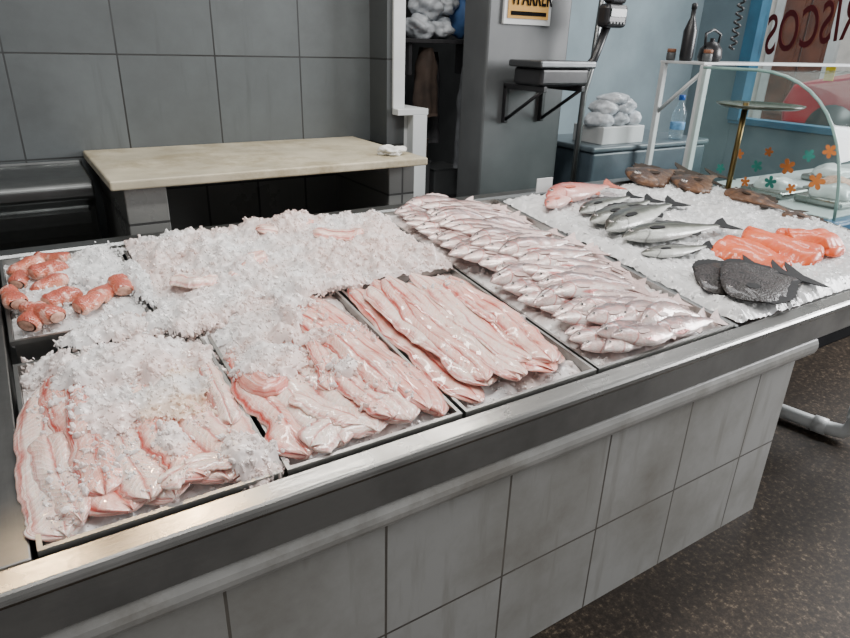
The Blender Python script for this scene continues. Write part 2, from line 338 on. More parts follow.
def text_mesh(name,s,size,mat,M,ext=0.003,bold=0.004):
    c=bpy.data.curves.new(name,'FONT'); c.body=s; c.size=size; c.extrude=ext; c.offset=bold*size/0.3; c.space_character=1.05
    t=bpy.data.objects.new('tmp',c); col.objects.link(t); bpy.context.view_layer.update()
    me=bpy.data.meshes.new_from_object(t.evaluated_get(bpy.context.evaluated_depsgraph_get())); bpy.data.objects.remove(t)
    me.transform(M); me.materials.clear(); me.materials.append(mat); me.name=name
    if M.to_3x3().determinant()<0: me.flip_normals()
    o=bpy.data.objects.new(name,me); col.objects.link(o); return o
NAVY=plain('maroon_lettering',(0.10,0.012,0.014),0.6,0,0.1,8,0,spec=0.2); YEL=plain('yellow_lettering',(0.85,0.65,0.03),0.5,0,0.1,8,0)
M=Matrix(((0,0,1,6.035),(1,0,0,2.33),(0,1,0,1.56),(0,0,0,1)))
SH=Matrix(((0.48,0.12,0,0),(-0.10,1,0,0),(0,0,1,0),(0,0,0,1)))
t1=text_mesh('letters','MARISCOS',0.47,NAVY,M@SH,bold=0.002)
my=max(v.co.y for v in t1.data.vertices); mz=min(v.co.z for v in t1.data.vertices); t1.data.transform(Matrix.Translation((0,3.72-my,1.59-mz)))
thing('window_lettering','dark red painted MARISCOS lettering on the shop window glass','sign',[t1])
thing('yellow_poster','small yellow paper notice stuck to the window','poster',[box('p',6.02,6.03,3.02,3.10,1.40,1.52,YEL,0.001)])
SX=1.993
ORS=plain('orange_sign',(0.55,0.31,0.08),0.6,0,0.1,8,0,spec=0.2)
s0=box('board',SX,SX+0.28,2.485,2.499,1.69,1.99,WHITEP,0.002); s1=box('orange_field',SX+0.02,SX+0.26,2.480,2.4855,1.715,1.97,ORS,0)
M=Matrix(((1,0,0,SX+0.028),(0,0,-1,2.476),(0,1,0,1.772),(0,0,0,1)))
s2=text_mesh('lettering','VPARRER',0.098,INK,M@Matrix.Scale(0.59,4,(1,0,0)),0.001,0.006)
s3=box('printed_rule',SX+0.035,SX+0.245,2.4775,2.4795,1.728,1.745,INK,0)
thing('wall_sign','small orange sign with bold black lettering on grey column','sign',[s0,s1,s2,s3])

# ---------------- items behind ----------------
slab=bevel(box('marble_slab',0.225,1.29,1.99,2.60,1.19,1.218,MARBY,0),0.006,3)
ped=boxes('pedestal',[(0.262,0.38,2.02,2.58,FLOOR,1.19)],PEDT); ped2=boxes('tiled_back',[(0.38,1.25,2.50,2.58,FLOOR,1.19)],PEDT); ped3=boxes('pedestal',[(1.16,1.27,2.05,2.58,FLOOR,1.19)],PEDT)
thing('marble_shelf','yellowed marble work shelf on grey tiled pedestals against the wall','shelf',[slab,ped,ped2,ped3])
prof_=[(2.59,1.195),(2.59,1.18),(2.36,1.168),(2.325,1.161),(2.31,1.146),(2.31,1.11),(2.34,1.08),(2.37,0.86),(2.59,0.86)]
sk=extrude_x('sink_top',prof_,-0.9,0.215,STEELD); bevel(sk,0.008,3)
bs=extrude_x('basin',[(2.30+0.1*(1-math.cos(a)),1.07-0.2*math.sin(a)) for a in [i*math.pi/2/8 for i in range(9)]]+[(2.56,0.87),(2.56,1.07)],-0.7,0.19,STEELD,True,False)
lg=boxes('leg',[(0.12,0.16,2.38,2.42,FLOOR,0.88)],STEELD); lg2=boxes('leg',[(-0.8,-0.76,2.38,2.42,FLOOR,0.88)],STEELD)
thing('sink_unit','worn stainless steel sink unit beside the marble shelf','sink',[sk,bs,lg,lg2])
def blob(name,c,r,mat,seed=0,amp=0.25,sub=3):
    bm=bmesh.new(); bmesh.ops.create_icosphere(bm,subdivisions=sub,radius=1)
    for v in bm.verts:
        d=1+amp*noise.fractal(v.co*1.3+Vector((seed*3.1,seed,0)),1.2,2.2,4)
        v.co=Vector((c[0]+v.co.x*r[0]*d,c[1]+v.co.y*r[1]*d,c[2]+v.co.z*r[2]*d))
    me=bpy.data.meshes.new(name); bm.to_mesh(me); bm.free(); me.materials.append(mat)
    me.polygons.foreach_set('use_smooth',[True]*len(me.polygons))
    o=bpy.data.objects.new(name,me); col.objects.link(o); return o
CLOTH=plain('white_cloth',(0.65,0.64,0.6),0.9,0,0.08,30)
thing('cleaning_cloth','crumpled white cloth lying on the marble shelf','cloth',[blob('c',(1.20,2.10,1.232),(0.05,0.04,0.018),CLOTH,3,0.5,4)])
PLBAG=plain('white_plastic_bag',(0.62,0.66,0.70),0.25,0,0.2,20); BLBAG=plain('blue_bag',(0.10,0.22,0.5),0.5); 
DGR=plain('dark_fabric',(0.03,0.03,0.034),0.8,0,0.3,10); GRF=plain('grey_fabric',(0.16,0.17,0.185),0.85,0,0.2,10); BRN=plain('brown_fabric',(0.06,0.04,0.03),0.8,0,0.3,10)
for i,(x,z,r) in enumerate([(1.87,1.675,0.075),(1.99,1.67,0.07),(1.91,1.775,0.085),(2.01,1.78,0.07)]):
    thing('plastic_bag','white plastic bag bundle on storeroom shelf','bag',[blob('b',(x,3.0,z),(r,0.08,r*0.75),PLBAG,i,0.4,4)],group='plastic bags on storeroom shelf')
thing('plastic_bag','blue plastic bag on storeroom shelf','bag',[blob('b',(2.12,3.0,1.72),(0.05,0.08,0.09),BLBAG,9,0.35)],group='plastic bags on storeroom shelf')
sh=boxes('shelf_board',[(1.6,2.37,2.88,3.15,1.60,1.62)],DGR); sh2=box('bracket',1.75,1.77,2.9,3.15,1.45,1.60,DGR); sh3=box('bracket',2.2,2.22,2.9,3.15,1.45,1.60,DGR)
thing('storeroom_shelf','dark wall shelf holding plastic bags in the storeroom','shelf',[sh,sh2,sh3])
def hang(name,label,x,y,zt,zb,w,mat,seed,cat='clothing'):
    V=[];Fc=[];n=16;k=24
    for i in range(n+1):
        t=i/n; z=zt+(zb-zt)*t; ww=w*(0.35+0.65*min(1,t*3)**0.6)
        for j in range(k):
            a=2*math.pi*j/k; rr=1+0.22*math.sin(5*a+seed)*t+0.2*nz(math.cos(a),t*3,2,seed)
            V.append((x+ww*math.cos(a)*rr,y+0.05*math.sin(a)*rr,z))
    for i in range(n):
        for j in range(k): a=i*k+j;b_=i*k+(j+1)%k;Fc.append((a,b_,b_+k,a+k))
    Fc.append(tuple(range(k)));Fc.append(tuple(n*k+j for j in range(k))[::-1])
    o=mkobj(name,V,Fc,mat,True); return thing(name,label,cat,[o])
hang('hanging_apron','grey work apron hanging in the storeroom',2.09,2.86,1.52,0.98,0.05,GRF,1)
hang('hanging_jacket','dark brown work jacket hanging in the storeroom',1.88,2.95,1.58,1.25,0.06,BRN,4)
hang('hanging_sack','dark sack hanging beside a work jacket',1.98,3.05,1.56,1.1,0.05,DGR,7,'bag')
thing('storeroom_table','dark low table in the storeroom','table',[box('table_top',1.70,2.3,2.95,3.25,0.77,0.80,DGR),boxes('leg',[(1.72,1.76,2.97,3.01,FLOOR,0.77)],DGR),boxes('leg',[(2.24,2.28,2.97,3.01,FLOOR,0.77)],DGR)])
for i,(x0,x1,z0,z1,mt) in enumerate([(1.78,1.96,0.80,1.0,GREYP),(1.80,1.94,1.006,1.12,BRN),(1.99,2.18,0.80,0.95,GREYP)]):
    bb_=bevel(box('box_body',x0,x1,3.0,3.2,z0,z1,mt,0),0.006); ld=box('box_flap',x0-0.004,x1+0.004,2.996,3.204,z1,z1+0.006,mt,0.001)
    thing('storage_box','small dark storage box stacked in the storeroom','box',[bb_,ld],group='boxes stacked in the storeroom')

# scale
pl=bevel(box('weighing_pan',1.985,2.32,2.20,2.42,1.515,1.545,steel_mat('scale_steel',(0.14,0.145,0.15),0.4,0.3),0),0.008,3)
bd=bevel(box('scale_body',2.01,2.30,2.22,2.41,1.44,1.515,BLACK,0),0.015,3)
hd=bevel(box('display_head',2.42,2.56,2.27,2.34,1.69,1.79,BLACK,0),0.02,3)
hd2=bevel(box('display_head_top',2.44,2.55,2.275,2.335,1.79,1.88,BLACK,0),0.02,3)
sc1=box('screen',2.44,2.54,2.265,2.272,1.735,1.77,plain('lcd',(0.05,0.065,0.06),0.2),0.001)
ky=boxes('keypad',[(2.44+0.021*i,2.452+0.021*i,2.264,2.272,1.705,1.715) for i in range(5)],GREYP,0.001)
nk=tube('neck',[(2.28,2.36,1.47),(2.38,2.36,1.475),(2.44,2.34,1.55),(2.48,2.32,1.70)],0.020,BLACK)
brk=[boxes('wall_bracket',[(x,x+0.022,2.22,2.5,1.415,1.44),(x,x+0.022,2.475,2.5,1.26,1.43)],BLACK) for x in (2.03,2.26)]
dg=[tube('strut',[(x,2.24,1.42),(x,2.48,1.275)],0.008,BLACK) for x in (2.041,2.271)]
thing('weighing_scale','black and steel shop scale on a wall bracket','scale',[pl,bd,(hd,[sc1,ky]),hd2,nk]+brk+dg)
po=tube('pole',[(2.50,2.45,FLOOR),(2.515,2.45,1.39),(2.56,2.46,1.52),(2.62,2.47,2.6)],0.016,STEELD)
thing('steel_pole','thin steel pole standing beside the scale','pole',[po,lathe('base_flange',[(0.05,FLOOR),(0.05,FLOOR+0.01),(0.02,FLOOR+0.02)],2.50,2.45,STEEL)])
structure(boxes('w',[(2.46,3.05,4.3,4.39,1.3,3.4)],WHITEP),'trim_5')
fz=bevel(box('cabinet_body',2.56,3.50,2.38,2.85,FLOOR,1.10,plain('bluegrey_cabinet',(0.06,0.085,0.105),0.4),0),0.015,3)
fl=bevel(box('lid',2.55,3.51,2.37,2.86,1.10,1.13,plain('cabinet_lid',(0.10,0.13,0.15),0.35),0),0.01,3)
thing('storage_cabinet','blue-grey low storage cabinet behind the counter','cabinet',[fz,fl])
bx=bevel(box('box',2.66,2.98,2.42,2.64,1.13,1.22,WHITEP,0),0.004); rolls=[]
for i,(dx,dz,rx,rz) in enumerate([(0.05,0.0,0.07,0.05),(0.17,0.005,0.08,0.05),(0.27,0.0,0.06,0.05),(0.08,0.06,0.08,0.045),(0.20,0.065,0.09,0.045),(0.14,0.105,0.09,0.03)]):
    rolls.append(blob('bag_bundle',(2.66+dx,2.51,1.25+dz),(rx,0.08,rz),PLBAG,50+i,0.22,4))
thing('bag_box','white box filled with crumpled clear plastic bags','box',[bx]+rolls)
PET=glass_mat('bottle_plastic',(0.82,0.90,0.95),0.12); BCAP=plain('blue_cap',(0.02,0.12,0.5),0.4,0,0.1,20,0); LBL=plain('bottle_label',(0.15,0.35,0.6),0.4,0,0.2,40,0)
BL=[(0.036,1.131),(0.04,1.15),(0.04,1.20),(0.036,1.21),(0.04,1.22),(0.04,1.27),(0.03,1.30),(0.015,1.33),(0.014,1.345)]
BXX,BYY=3.285,2.44
bt=lathe('bottle_body',BL,BXX,BYY,PET); lb=lathe('label_band',[(0.0405,1.185),(0.0412,1.187),(0.0412,1.222),(0.0405,1.225)],BXX,BYY,LBL); cp=lathe('cap',[(0.017,1.345),(0.017,1.37),(0.014,1.372)],BXX,BYY,BCAP)
thing('water_bottle','clear plastic water bottle with blue cap on cabinet','bottle',[bt,lb,cp])

# glass display case
XC=2.92
outl=[(2.08,0.95),(2.08,1.53),(1.80,1.53)]
for i in range(1,13):
    a=i/12; 
    P0=Vector((1.80,1.53));P1=Vector((1.50,1.52));P2=Vector((1.34,1.32));P3=Vector((1.31,0.95))
    q=P0*(1-a)**3+P1*3*a*(1-a)**2+P2*3*a*a*(1-a)+P3*a**3; outl.append((q.x,q.y))
V=[(XC,y,z) for y,z in outl]; k=len(outl)
CG=glass_mat('case_glass',(0.84,0.93,0.91),0.06,0.5,(0.6,0.8,0.76))
endp=mkobj('end_glass',V,[tuple(range(k))],CG)
cg=outl[2:]; V=[];Fc=[]
for x in (XC+0.01,5.2):
    for y,z in cg: V.append((x,y,z))
n_=len(cg)
for j in range(n_-1): Fc.append((j,j+1,j+1+n_,j+n_))
frontg=mkobj('curved_front_glass',V,Fc,CG,True)
base=bevel(box('case_base',XC-0.02,5.2,1.28,2.12,0.80,0.945,BLUEP,0),0.01)
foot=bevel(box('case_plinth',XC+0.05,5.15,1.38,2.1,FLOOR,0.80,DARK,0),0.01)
dk=bevel(box('white_deck',XC+0.02,5.15,1.34,2.08,0.945,0.955,WHITEP,0),0.003)
topf=boxes('rear_frame',[(XC,5.2,2.08,2.34,1.54,1.553),(XC,XC+0.03,2.31,2.335,1.0,1.54),(XC,XC+0.035,2.06,2.10,0.95,1.54)],WHITEP)
strut=tube('brace',[(XC+0.015,2.10,1.50),(XC+0.015,2.32,1.30)],0.010,WHITEP)
edge=tube('edge_trim',[(XC+0.004,y,z) for y,z in outl[1:]],0.007,plain('glass_edge',(0.30,0.48,0.44),0.2,0,0.1,8,0),8)
stk=[]
STO=plain('sticker_orange',(0.8,0.26,0.06),0.5,0,0.1,20,0); STT=plain('sticker_teal',(0.05,0.34,0.28),0.5,0,0.1,20,0)
def leaf(y,z,s,rot,mat):
    V=[(XC-0.002,y,z)];n=40
    for i in range(n):
        a=2*math.pi*i/n; r=s*(0.35+0.65*abs(math.cos(2.5*a))**0.7); V.append((XC-0.002,y+r*math.cos(a+rot),z+r*math.sin(a+rot)))
    return mkobj('sticker',V,[(0,i+1,(i+1)%n+1) for i in range(n)],mat)
for (y,z,s,r,mm) in [(1.56,1.14,0.036,0,STO),(1.70,1.12,0.028,1,STT),(1.42,1.10,0.038,0.5,STO),(1.48,1.2,0.028,2,STT),(1.62,1.06,0.030,0.3,STT),(1.80,1.16,0.024,0.3,STO),(1.40,1.23,0.030,0.9,STO),(1.52,1.05,0.024,0.9,STO),(1.74,1.04,0.024,0.2,STO),(1.88,1.08,0.024,0.7,STT),(1.66,1.19,0.022,0.5,STO)]:
    stk.append(leaf(y,z,s,r,mm))
thing('display_case','curved glass display case on blue base with leaf stickers','display case',[(endp,stk),frontg,base,foot,dk,topf,strut,edge])
for i,(x,y) in enumerate([(3.2,1.75),(3.5,1.6),(3.85,1.8),(3.25,1.50)]):
    tp=bevel(box('tray_body',x-0.12,x+0.12,y-0.11,y+0.11,0.956,0.99,STEEL,0),0.01)
    fd=blob('seafood_mound',(x,y,1.0),(0.10,0.09,0.045),[ICE,FLESH,ICE,ICE][i],40+i,0.4)
    thing('case_tray','shallow steel tray of seafood inside glass case','tray',[tp,fd],group='trays inside the display case')
kt=lathe('kettle_body',[(0.05,1.554),(0.06,1.573),(0.055,1.613),(0.03,1.643),(0.012,1.648),(0.012,1.663)],3.12,2.2,BLACK)
kh=tube('handle',[(3.07,2.2,1.623),(3.06,2.2,1.683),(3.12,2.2,1.703),(3.18,2.2,1.683),(3.17,2.2,1.623)],0.007,BLACK,8)
thing('kettle','small black kettle on white frame top','kettle',[kt,kh])
bt=lathe('bottle_body',[(0.03,1.554),(0.033,1.573),(0.033,1.693),(0.02,1.733),(0.012,1.753),(0.012,1.793)],3.0,2.25,BLACK); cp=lathe('cap',[(0.014,1.793),(0.014,1.813),(0.01,1.818)],3.0,2.25,BLACK)
thing('dark_bottle','dark sauce bottle on white frame top','bottle',[bt,cp])
for i,(x,y) in enumerate([(2.96,2.31),(3.02,2.14)]):
    jb=lathe('jar_body',[(0.02,1.554),(0.023,1.563),(0.023,1.588),(0.02,1.593)],x,y,GREYP); jc=lathe('lid',[(0.022,1.593),(0.022,1.608),(0.018,1.61)],x,y,RUST)
    thing('jar','small jar with brown lid on white frame','jar',[jb,jc],group='jars on the white frame')
pts=[(3.30+0.016*math.cos(a*0.9),2.2+0.016*math.sin(a*0.9),3.4-0.0056*a) for a in range(0,320)]
thing('coiled_cable','black coiled cable hanging above the display case','cable',[tube('cable',pts,0.006,BLACK,6)])
bp=tube('brass_pole',[(2.63,1.64,1.035),(2.63,1.64,1.41)],0.012,BRASS)
bb=lathe('base_flange',[(0.035,1.034),(0.035,1.042),(0.014,1.05)],2.63,1.64,BRASS)
ds=lathe('glass_dish',[(0.04,1.385),(0.15,1.39),(0.17,1.40),(0.172,1.405),(0.15,1.397),(0.04,1.392)],2.70,1.62,plain('olive_dish',(0.06,0.075,0.055),0.2))
thing('dish_stand','brass post carrying a shallow round glass dish','stand',[bp,bb,ds])

# ---------------- counter ----------------
X0,X1=-0.75,2.70
parts=[]
def Pz(y,h=0): return (y,hT(y)+h)
lip=extrude_x('front_rim',[Pz(0.842,-0.06),Pz(0.842,-0.002),Pz(0.840,0.003),Pz(0.836,0.005),Pz(0.800,0.005),Pz(0.795,0.003),Pz(0.791,-0.001),Pz(0.789,-0.008),Pz(0.789,-0.012),Pz(0.797,-0.014),Pz(0.797,-0.06)],X0,X1,STEEL)
parts.append(lip)
parts.append(extrude_x('fascia',[(0.7895,hT(0.789)-0.0125),(0.7895,0.853),(0.793,0.849),(0.85,0.849),(0.85,0.852),(0.7965,0.853),(0.7965,hT(0.789)-0.0125)],X0,X1,FASC))
yb=1.872
parts.append(extrude_x('rear_rim',[Pz(yb,-0.06),Pz(yb,0.004),Pz(yb+0.008,0.012),Pz(yb+0.045,0.012),Pz(yb+0.055,0.0),Pz(yb+0.055,-0.12),Pz(yb+0.03,-0.12)],X0,X1,STEELD))
def tbox(name,x0,x1,y0,y1,h0,h1,mat,bv=0.003):
    V=[(x,y,hT(y)+h) for h in (h0,h1) for (x,y) in ((x0,y0),(x1,y0),(x1,y1),(x0,y1))]
    f=[(0,3,2,1),(4,5,6,7),(0,1,5,4),(1,2,6,5),(2,3,7,6),(3,0,4,7)]
    o=mkobj(name,V,f,mat); 
    if bv: bevel(o,bv)
    return o
parts.append(tbox('side_panel',X0,-0.078,0.842,yb,-0.06,0.004,PANEL))
parts.append(tbox('side_rim',2.63,X1,0.842,yb,-0.06,0.010,STEEL))
parts.append(tbox('well_floor',-0.078,2.63,0.842,yb,-0.075,-0.06,STEELD,0))
parts.append(tbox('divider_bar',1.517,1.533,0.842,yb,-0.06,0.006,STEELD,0.002))
parts.append(box('underside',1.86,X1,0.85,1.9,0.84,0.852,STEELD))
pr=[(0.84,0.849)]
for i in range(9):
    a=math.pi/2-i*math.pi/8; pr.append((0.815-0.022*math.cos(a)-0.004,0.818+0.030*math.sin(a)))
pr.append((0.84,0.785))
parts.append(extrude_x('marble_edge',pr,X0,1.885,MARB))
parts.append(box('tiled_base',X0,1.85,0.825,1.87,FLOOR,0.788,TILEW,0))
parts.append(bevel(box('support_leg',2.62,2.66,1.78,1.82,FLOOR,0.842,STEELD,0),0.003))
e=bpy.data.objects.new('fish_counter',None); col.objects.link(e)
for o in parts: o.parent=e
tag(e,'stainless steel fish counter on white tiled base with marble edge','counter')
def tray(x0,x1,y0,y1,label):
    fw=0.007; d=-0.05
    R=[[(x0,y0),(x1,y0),(x1,y1),(x0,y1)],[(x0+fw,y0+fw),(x1-fw,y0+fw),(x1-fw,y1-fw),(x0+fw,y1-fw)]]
    V=[(x,y,hT(y)+0.0) for x,y in R[0]]+[(x,y,hT(y)+0.010) for x,y in R[0]]+[(x,y,hT(y)+0.010) for x,y in R[1]]+[(x,y,hT(y)+d) for x,y in R[1]]
    Fc=[]
    for r in range(3):
        for j in range(4): a=r*4+j;b_=r*4+(j+1)%4;Fc.append((a,b_,b_+4,a+4))
    Fc.append((12,13,14,15))
    o=mkobj('steel_tray',V,Fc,TRAYM); s=o.modifiers.new('s','SOLIDIFY');s.thickness=0.0015
    thing('steel_tray',label,'tray',[o],group='steel trays sunk in the counter')
tray(-0.070,0.281,0.845,1.345,'rectangular steel tray holding pale ridged fillets and ice')
tray(0.290,0.643,0.845,1.42,'rectangular steel tray holding ice-topped pink fillets')
tray(0.652,1.008,0.845,1.42,'rectangular steel tray holding long rosy fillets')
tray(-0.070,0.205,1.435,1.865,'steel tray holding orange-red fish pieces')
tray(0.213,1.008,1.435,1.865,'steel tray heaped with crushed ice')
tray(1.016,1.514,0.845,1.865,'long steel tray packed with small silvery pink fish')

# ---------------- ice ----------------
PHI=(1+5**.5)/2
ICO=[Vector(v).normalized() for v in [(-1,PHI,0),(1,PHI,0),(-1,-PHI,0),(1,-PHI,0),(0,-1,PHI),(0,1,PHI),(0,-1,-PHI),(0,1,-PHI),(PHI,0,-1),(PHI,0,1),(-PHI,0,-1),(-PHI,0,1)]]
IF=[(0,11,5),(0,5,1),(0,1,7),(0,7,10),(0,10,11),(1,5,9),(5,11,4),(11,10,2),(10,7,6),(7,1,8),(3,9,4),(3,4,2),(3,2,6),(3,6,8),(3,8,9),(4,9,5),(2,4,11),(6,2,10),(8,6,7),(9,8,1)]
VAR=[]
for i in range(24):
    rot=Euler((random.uniform(0,6),random.uniform(0,6),random.uniform(0,6))).to_matrix()
    sc=Vector((random.uniform(.7,1.5),random.uniform(.6,1.2),random.uniform(.4,0.8)))
    VAR.append([rot@Vector((v.x*sc.x*random.uniform(.75,1.15),v.y*sc.y*random.uniform(.75,1.15),v.z*sc.z*random.uniform(.75,1.15))) for v in ICO])
def ice(x0,x1,y0,y1,hf,n,size,label,mat,res=0.0048,rough=0.006,hscat=None,surface=True):
    V=[];Fc=[];idx={}
    nx=max(2,int((x1-x0)/res)); ny=max(2,int((y1-y0)/res))
    def rg(x,y):
        l=abs(nz(x,y,26,5.1))*1.3+abs(nz(x,y,55,9.3))*0.8+abs(nz(x,y,120,3.3))*0.45
        return rough*(l*1.3-0.4)
    if surface:
        for i in range(nx+1):
            for j in range(ny+1):
                x=x0+(x1-x0)*i/nx; y=y0+(y1-y0)*j/ny; h=hf(x,y)
                if h is None: continue
                idx[(i,j)]=len(V); V.append((x,y,hT(y)+h+rg(x,y)+random.uniform(-.12,.12)*res))
        for i in range(nx):
            for j in range(ny):
                q=[idx.get(p) for p in ((i,j),(i+1,j),(i+1,j+1),(i,j+1))]
                if None not in q: Fc.append(tuple(q))
    ns=len(Fc); hs=hscat or hf
    for _ in range(n):
        x=random.uniform(x0,x1); y=random.uniform(y0,y1)
        if x<-0.060: continue
        if surface and nz(x,y,32,2.7)<-0.05 and random.random()<0.5: continue
        h=hs(x,y)
        if h is None: continue
        s=size*random.choice((0.5,0.6,0.7,0.7,0.8,1,1,1.3,2.0))*random.uniform(.8,1.2); b0=len(V)
        z=hT(y)+h+random.uniform(-0.5,0.1)*s+(rg(x,y) if surface else 0.2*s); vv=random.choice(VAR)
        V+=[(x+v.x*s,y+v.y*s,z+v.z*s) for v in vv]; Fc+=[(a+b0,b_+b0,c_+b0) for a,b_,c_ in IF]
    o=mkobj('crushed_ice',V,Fc,mat,ns if ns else False)
    thing('crushed_ice',label,'ice',[o],kind='stuff'); return o
def edgefade(x,y,x0,x1,y0,y1,w=0.03):
    return max(0,min(1,min(x-x0,x1-x,y-y0,y1-y)/w))
def bed(x0,x1,y0,y1,base,amp,n,size,label,mat):
    ice(x0,x1,y0,y1,lambda x,y: base+amp*fnz(x,y,9,x0)+ -0.010*(1-edgefade(x,y,x0,x1,y0,y1)),n,size,label,mat,0.006)
bed(-0.062,0.273,0.853,1.337,0.0,0.006,1800,0.004,'crushed ice bed beneath pale fillets',ICEP)
bed(0.298,0.635,0.853,1.412,0.0,0.006,1800,0.004,'crushed ice bed beneath pink fillets',ICEP)
bed(0.660,1.000,0.853,1.412,-0.002,0.006,1500,0.004,'crushed ice bed beneath rosy fillets',ICEP)
bed(-0.062,0.197,1.443,1.857,0.006,0.008,1800,0.0042,'crushed ice under orange-red fish pieces',ICE)
def hback(x,y):
    e_=edgefade(x,y,0.19,1.025,1.385,1.88,0.085); m_=0.036+0.028*nz(x,y,5,2)+0.012*fnz(x,y,11,5)
    return -0.002+math.sin(e_*math.pi/2)*(m_+0.004)
ice(0.220,1.002,1.400,1.860,hback,5500,0.0042,'heaped crushed ice filling the rear tray',ICEP,rough=0.012)
def hbay(x,y):
    e_=edgefade(x,y,1.52,2.645,0.83,1.875,0.07); return -0.02+math.sin(e_*math.pi/2)*(0.045+0.022*nz(x,y,4,8)+0.008*fnz(x,y,10,1))
ice(1.540,2.622,0.850,1.865,hbay,5000,0.0042,'wide bed of white crushed ice under display fish',ICE,0.0065,0.007)
bed(1.024,1.506,0.853,1.857,0.0,0.006,2000,0.005,'crushed ice bed beneath silvery fish',ICEP)

# ---------------- fillets ----------------
def catmull(P,n):
    P=[Vector(p) for p in P]; P=[P[0]*2-P[1]]+P+[P[-1]*2-P[-2]]; out=[]
    segs=len(P)-3
    for i in range(n+1):
        t=i/n*segs; k=min(int(t),segs-1); f=t-k
        a,b_,c_,d=P[k:k+4]
        out.append(0.5*((2*b_)+(-a+c_)*f+(2*a-5*b_+4*c_-d)*f*f+(-a+3*b_-3*c_+d)*f**3))
    return out
FV=[];FF=[]
def strip(name,P,w,th,h,mat,label,cat='fish fillet',group=None,seed=0,taper=0.35,roll=0.0,n=44,ends=(0.12,0.25),ruf=1.0,flatp=2.0,wave=0.002,bend=0.008,groove=0.0022,under=0.009):
    P3=[(p[0],p[1],p[2] if len(p)>2 else 0) for p in P]
    C=catmull(P3,n); V=[];UV=[];Fc=[];nw=18; L=0; ring=nw+1+3
    for i,cn in enumerate(C):
        if i: L+=(C[i]-C[i-1]).length
        t=i/n; d=(C[min(i+1,n)]-C[max(i-1,0)]); d.z=0; d.normalize(); nr=Vector((-d.y,d.x,0))
        e0=min(1,(t/ends[0]))if ends[0]>0 else 1; e1=min(1,(1-t)/ends[1]) if ends[1]>0 else 1
        pr=(math.sin(e0*math.pi/2)**0.55)*(math.sin(e1*math.pi/2)**0.6)*(1-taper*t)
        pr=max(pr,0.05)
        WL=w/2*pr*(1+0.35*ruf*nz(t*3,seed,1,seed)+0.25*ruf*nz(t*18,seed,1,seed+5)); WR=w/2*pr*(1+0.35*ruf*nz(t*3,seed,1,seed+9)+0.25*ruf*nz(t*19,seed,1,seed+15))
        wl=cn+nr*(w*0.15*ruf*nz(t*3,1,1,seed+3))
        for j in range(nw+1):
            q=-1+2*j/nw; W=WL if q<0 else WR
            p=wl+nr*(q*W)+d*(0.016*ruf*nz(q*3,seed,1,seed)*(1 if t<0.1 or t>0.9 else 0.2))
            zz=th*max(0,(1-abs(q)**flatp))*pr**0.5*(1+0.5*ruf*nz(t*5,q*1.5,1,seed+7))
            zz+=0.0016*ruf*fnz(p.x,p.y,26,seed,3) + bend*nz(p.x,p.y,10,2.2)
            zz+=wave*q*q*math.sin(L*34*(1+0.3*nz(t*3,q,1,seed))+seed*5+(2 if q>0 else 0))
            zz+=roll*q*W-groove*math.exp(-(q*8)**2)-0.003*q*q
            V.append((p.x,p.y,hT(p.y)+h+cn.z+zz)); UV.append((L,j/nw))
        for j,q in enumerate((0.7,0,-0.7)):
            p=wl+nr*q*WL; V.append((p.x,p.y,hT(p.y)+h+cn.z-under+roll*q*WL+bend*nz(p.x,p.y,10,2.2))); UV.append((L,0.5+q/2))
    for i in range(n):
        for j in range(ring): a=i*ring+j;b_=i*ring+(j+1)%ring;Fc.append((a,b_,b_+ring,a+ring))
    Fc.append(tuple(range(ring))[::-1]);Fc.append(tuple(n*ring+j for j in range(ring)))
    b0=len(FV); FV.extend(V); FF.extend([tuple(a+b0 for a in f) for f in Fc])
    o=mkobj(name,V,Fc,mat,True,UV); s=o.modifiers.new('sub','SUBSURF'); s.levels=1; s.render_levels=1
    return thing(name,label,cat,[o],group=group)
G1='pale fillets in the first tray'
LA='pale pink ridged fish fillet lying on ice'
for k,(P,w,th,h,mt,ro) in enumerate([
 ([(-0.030,0.862),(-0.040,1.0),(-0.03,1.25)],0.10,0.010,0.008,FM1,0.1),
 ([(0.235,0.862),(0.235,1.0),(0.24,1.15)],0.10,0.009,0.006,FM1,-0.1),
 ([(0.05,0.862),(0.02,1.0),(0.01,1.15),(0.015,1.32)],0.12,0.012,0.012,FM2,0.1),
 ([(0.12,0.862),(0.10,1.02),(0.09,1.18),(0.10,1.31)],0.12,0.011,0.014,FM1,-0.1),
 ([(0.20,0.862),(0.175,0.97),(0.16,1.1),(0.17,1.28)],0.12,0.010,0.013,FM1,0.1),
 ([(-0.035,1.08),(-0.03,0.97),(-0.015,0.865)],0.075,0.009,0.018,FM1,0.12),
 ([(0.085,0.865),(0.07,0.97),(0.065,1.12)],0.08,0.009,0.022,FM1,-0.1),
 ([(0.165,0.87),(0.135,0.96),(0.12,1.08)],0.085,0.009,0.024,FM2,0.14),
 ([(0.235,0.88),(0.20,0.96),(0.185,1.08)],0.08,0.009,0.022,FM1,-0.12),
 ([(0.245,0.99),(0.25,1.08),(0.255,1.22)],0.05,0.011,0.018,FM1,0),
 ([(0.025,0.90),(0.03,1.05),(0.035,1.24)],0.085,0.011,0.023,FM2,0.1),
 ([(0.10,0.885),(0.16,0.90),(0.225,0.885)],0.055,0.007,0.028,FM1,-0.1),
 ([(0.05,1.31),(0.13,1.27),(0.23,1.30)],0.09,0.010,0.014,FM2,0)]):
    strip('fish_fillet',P,w,th,h,mt,LA,seed=k*2.3+1,group=G1,taper=0.15,roll=ro,ruf=0.8,flatp=2.4)
G2='pink fillets in the second tray'; LB='glossy pink fish fillet partly under ice'
